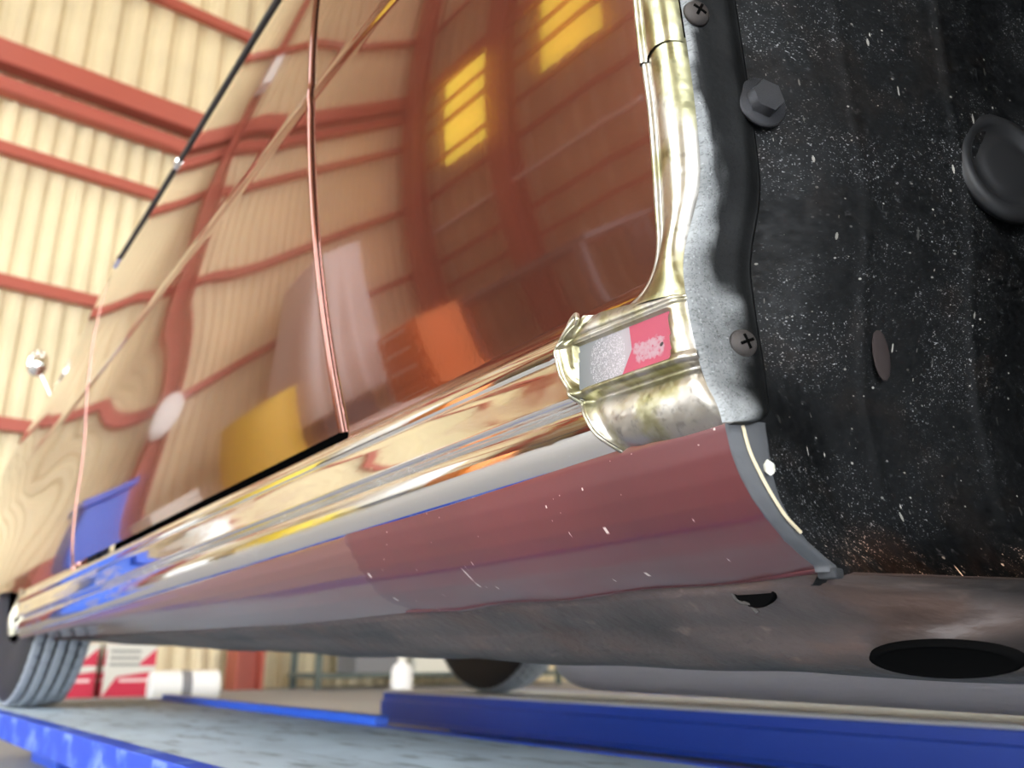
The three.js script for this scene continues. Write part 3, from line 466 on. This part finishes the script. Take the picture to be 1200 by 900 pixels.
    for (let k = 0; k < 5; k++) {                       // tread ribs with sipes
      const z = (k - 2) * 0.0305, us = range(0, 360, 360), rr = R - 0.002 * Math.abs(k - 2) ** 1.5;
      part('tread_rib', sheet(us, [-0.0122, -0.0108, -0.004, 0.004, 0.0108, 0.0122], (a, h) => { const e = Math.abs(h) > 0.0115, r = rr - (e ? 0.007 : 0) - (Math.round(a) % 6 === (k % 2) * 3 ? 0.006 : 0), t = a * Math.PI / 180; return [r * Math.cos(t), r * Math.sin(t), z + h]; }, { uv: (a, h) => [a * 0.006, h], flip: false }), M.tyre, wheel);
    }
    part('rim', new THREE.LatheGeometry([[0, 0.03], [0.08, 0.035], [0.1, 0.02], [0.16, 0.02], [0.185, 0.045], [0.205, 0.06], [0.205, -0.07]].map(([r, h]) => new THREE.Vector2(r, h * side)), 48).rotateX(Math.PI / 2), M.chrome, wheel);
  }
}

// ---------------------------------------------------------------- things standing round the car
const boxPrint = canvasTex(256, 256, (c, w, h) => {
  c.fillStyle = '#d9d8cf'; c.fillRect(0, 0, w, h); c.fillStyle = '#cf3350';
  c.beginPath(); c.moveTo(w, 20); c.lineTo(w, h * 0.42); c.lineTo(w * 0.62, h * 0.42); c.fill(); c.beginPath(); c.moveTo(0, h); c.lineTo(w * 0.25, h * 0.62); c.lineTo(w, h * 0.52); c.lineTo(w, h); c.fill();
  c.fillStyle = '#8d8f8c'; for (const y of [30, 62, 94]) c.fillRect(20, y, w * 0.6, 14); c.fillStyle = '#f0d7d8'; c.fillRect(w * 0.3, h * 0.66, w * 0.6, 16);
});
{
  const m = std({ map: boxPrint, roughness: 0.6 });
  const carton = (x, z, turn, label) => { const t = thing('carton', label, 'box', [x, 0.0, z], turn, 'printed cartons behind the front tyre'); part('carton_body', box(0.28, 0.29, 0.28, 0, 0.145, 0, 0.006), m, t); part('carton_flap', box(0.284, 0.004, 0.138, 0, 0.292, 0.07, 0.001), M.offwhite, t); part('carton_flap', box(0.284, 0.004, 0.138, 0, 0.292, -0.07, 0.001), M.offwhite, t); return t; };
  carton(-5.55, -0.86, Math.PI / 2, 'red and white printed carton nearest the front tyre'); carton(-5.55, -1.18, Math.PI / 2, 'red and white printed carton next to the white roll');
  const r = thing('paper_roll', 'thick white roll lying on the floor in front of the corrugated wall', 'roll', [-4.7, 0.075, -1.26], Math.PI / 2 - 0.1);
  part('roll_body', new THREE.LatheGeometry([[0.02, -0.17], [0.07, -0.17], [0.075, -0.16], [0.075, 0.16], [0.07, 0.17], [0.02, 0.17], [0.02, -0.17]].map(([a, b]) => new THREE.Vector2(a, b)), 32).rotateX(Math.PI / 2).rotateY(Math.PI / 2).rotateY(Math.PI / 2 * 0), M.white, r);
  part('roll_band', new THREE.CylinderGeometry(0.0765, 0.0765, 0.05, 32, 1, true).rotateZ(Math.PI / 2), M.grey, r);
}
{
  const t = thing('storage_shelf', 'low dark green steel shelf against the wall right of the red column', 'shelf', [-5.9, 0, -3.6]);
  for (const [x, z] of [[-0.2, -1.1], [-0.2, 1.1], [0.2, -1.1], [0.2, 1.1]]) part('shelf_post', box(0.04, 1.1, 0.04, x, 0.55, z), M.greenGrey, t);
  for (const y of [0.09, 0.6, 1.08]) part('shelf_board', box(0.46, 0.03, 2.26, 0, y, 0), M.greenGrey, t);
  const frameGeo = (w, h, d, t) => { const q = (a, b) => [[-a, -b], [a, -b], [a, b], [-a, b]].map(([x, y]) => new THREE.Vector2(x, y)), sh = new THREE.Shape(q(w / 2, d / 2)); sh.holes.push(new THREE.Path(q(w / 2 - t, d / 2 - t))); return new THREE.ExtrudeGeometry(sh, { depth: h, bevelEnabled: false }).rotateX(-Math.PI / 2); };
  const bins = [[-4.45, 0.2, M.grey, 'dark grey bin at the near end of the green shelf'], [-4.0, 0.24, M.greenGrey, 'dark green bin second from the near end of the shelf'], [-3.5, 0.2, M.offwhite, 'pale bin in the middle of the green shelf'], [-3.0, 0.26, M.grey, 'tall dark bin at the column end of the green shelf']];
  for (const [z, h, m, label] of bins) { const b = thing('storage_bin', label, 'bin', [-5.9, 0.107, z], 0, 'bins on the green shelf'); part('bin_wall', frameGeo(0.3, h, 0.36, 0.012), m, b); part('bin_floor', box(0.29, 0.01, 0.35, 0, 0.006, 0), m, b); part('bin_rim', frameGeo(0.33, 0.018, 0.39, 0.02).translate(0, h - 0.01, 0), m, b); }
  for (const [x, z, label] of [[-4.6, -2.5, 'round white bottle standing left of the dark shelf'], [-4.4, -2.95, 'round white bottle standing right of the first one']]) {
    const b = thing('bottle', label, 'bottle', [x, 0, z], 0, 'white bottles by the shelf');
    part('bottle_body', new THREE.LatheGeometry([[0, 0], [0.06, 0], [0.066, 0.01], [0.066, 0.13], [0.05, 0.17], [0.025, 0.185], [0.022, 0.2]].map(([a, c]) => new THREE.Vector2(a, c)), 28), M.white, b); part('bottle_cap', cyl(0.026, 0.026, 0.03, 0, 0.21, 0, 20), M.offwhite, b);
  }
  const crate = (name, label, cat, pos, w, h, d, m) => { const c = thing(name, label, cat, pos); part('crate_wall', frameGeo(w, h, d, 0.014), m, c); part('crate_floor', box(w - 0.01, 0.01, d - 0.01, 0, 0.006, 0), m, c); part('crate_rim', frameGeo(w + 0.03, 0.02, d + 0.03, 0.03).translate(0, h - 0.015, 0), m, c); return c; };
  crate('crate', 'bright blue crate on the floor beyond the far runway', 'crate', [-2.1, 0, -3.6], 0.4, 0.17, 0.5, M.blueBright);
  crate('crate', 'long cream crate beside the blue crate beyond the far runway', 'crate', [-1.3, 0, -3.8], 0.9, 0.17, 0.5, M.offwhite);
  const pb = thing('toolbox', 'small red and white toolbox between the blue and cream crates', 'toolbox', [-1.85, 0, -3.15]); part('toolbox_body', box(0.12, 0.13, 0.2, 0, 0.065, 0, 0.01), M.pink, pb); part('toolbox_handle', tube([[0, 0.13, -0.06], [0, 0.17, -0.04], [0, 0.17, 0.04], [0, 0.13, 0.06]], 0.008, 20, 8), M.white, pb);
}
// things across the aisle, seen mirrored in the paint and chrome
{
  const drum = (pos, m, label) => { const t = thing('oil_drum', label, 'drum', pos, 0, 'drums across the aisle'); part('drum_body', new THREE.LatheGeometry([[0, 0], [0.285, 0], [0.29, 0.02], [0.28, 0.04], [0.28, 0.28], [0.29, 0.3], [0.28, 0.32], [0.28, 0.56], [0.29, 0.58], [0.28, 0.6], [0.28, 0.84], [0.29, 0.86], [0.275, 0.87], [0.27, 0.85], [0, 0.85]].map(([a, b]) => new THREE.Vector2(a, b)), 40), m, t); part('bung', cyl(0.03, 0.03, 0.02, 0.15, 0.86, 0, 16), M.grey, t); };
  drum([-4.9, 0, 1.95], M.yellow, 'yellow oil drum across the aisle from the car');
  const cab = (name, label, pos, w, h, d, m, rows) => { const t = thing(name, label, 'cabinet', pos); part('cabinet_body', box(w, h, d, 0, h / 2, 0, 0.01), m, t); for (let i = 0; i < rows; i++) { const dr = part('drawer', box(w - 0.06, h / rows - 0.04, 0.03, 0, h * (i + 0.5) / rows, -d / 2 - 0.01, 0.006), m, t); part('drawer_handle', box(w * 0.6, 0.02, 0.02, 0, h * (i + 0.5) / rows + 0.03, -d / 2 - 0.035), M.white, dr); } return t; };
  cab('tool_cabinet', 'orange roller tool cabinet with pale handles across the aisle', [-4.35, 0, 3.05], 0.5, 0.85, 0.4, M.orange, 5);
  cab('tool_cabinet', 'dark red tool cabinet near the front wall', [-5.8, 0, 0.9], 0.7, 0.6, 0.5, M.red, 4);
  const bench = thing('workbench', 'long grey workbench along the right-hand wall below the yellow sheets', 'workbench', [-4.75, 0, 4.45]); part('bench_top', box(2.2, 0.06, 0.7, 0, 0.9, 0), M.grey, bench); for (const [x, z] of [[-1.0, -0.3], [1.0, -0.3], [-1.0, 0.3], [1.0, 0.3]]) part('leg', box(0.07, 0.87, 0.07, x, 0.435, z), M.grey, bench); part('lower_shelf', box(2.0, 0.03, 0.6, 0, 0.25, 0), M.grey, bench);
  const sheetM = thing('dust_sheet', 'crumpled white dust sheet draped over a tall grey machine', 'dust sheet', [-5.65, 0, 2.95]);
  part('draped_cloth', sheet(range(0, Math.PI * 2, 90), range(0, 1, 24), (a, v) => { const r = v < 0.2 ? v / 0.2 * 0.42 : 0.42 + 0.12 * (v - 0.2), fold = 1 + 0.09 * smooth(0.2, 0.6, v) * Math.sin(a * 9 + 2 * Math.sin(a * 2)), sq = 1 / Math.max(Math.abs(Math.cos(a)), Math.abs(Math.sin(a))) ** 0.7; return [r * fold * sq * Math.cos(a), v < 0.2 ? 2.15 - 0.1 * v : 2.13 - (v - 0.2) * 2.1, r * fold * sq * Math.sin(a) * 0.8]; }, { flip: false }), M.white, sheetM);
  part('machine', box(0.62, 0.6, 0.5, 0, 0.3, 0, 0.02), M.grey, sheetM);
  solo('junction_box', box(0.2, 0.34, 0.24), M.white, 'white junction box high on the red column of the front wall', 'box', [XW + 0.47, 4.75, 1.38]);
  const fan = thing('wall_fan', 'round white fan mounted on the red column of the front wall', 'fan', [XW + 0.6, 1.45, 1.32], 0); part('fan_cage', new THREE.SphereGeometry(0.17, 28, 18).scale(0.35, 1, 1), M.white, fan); part('fan_bracket', box(0.16, 0.05, 0.05, -0.13, 0, 0.0), M.grey, fan);
  const shelfR = [[-5.5, 3.75, 0.45, 0.55, M.white, 'large white case on the floor in front of the workbench'], [-2.3, 4.0, 0.4, 0.36, M.pink, 'red case on the floor by the added side doorway'], [-1.6, 4.0, 0.5, 0.3, M.white, 'flat white case on the floor by the added side doorway'], [-4.6, 0.72, 0.3, 0.34, M.pink, 'red case standing near the front wall'], [-4.5, 1.15, 0.34, 0.46, M.white, 'white case standing near the front wall']];
  for (const [x, z, w, h, m, label] of shelfR) { const t = thing('parts_case', label, 'case', [x, 0, z]); part('case_body', box(w, h, w * 0.8, 0, h / 2, 0, 0.02), m, t); part('case_lid', box(w * 1.03, 0.05, w * 0.83, 0, h - 0.03, 0, 0.01), M.offwhite, t); part('handle', box(0.12, 0.03, 0.03, 0, h * 0.6, -w * 0.41), M.grey, t); }
  solo('cable_rail', box(2.6, 0.05, 0.05, 0, 0, 0), M.white, 'long white cable rail across the right-hand wall', 'rail', [-4.8, 2.1, ZR - 0.16]);
}
renderer.render(scene, camera);
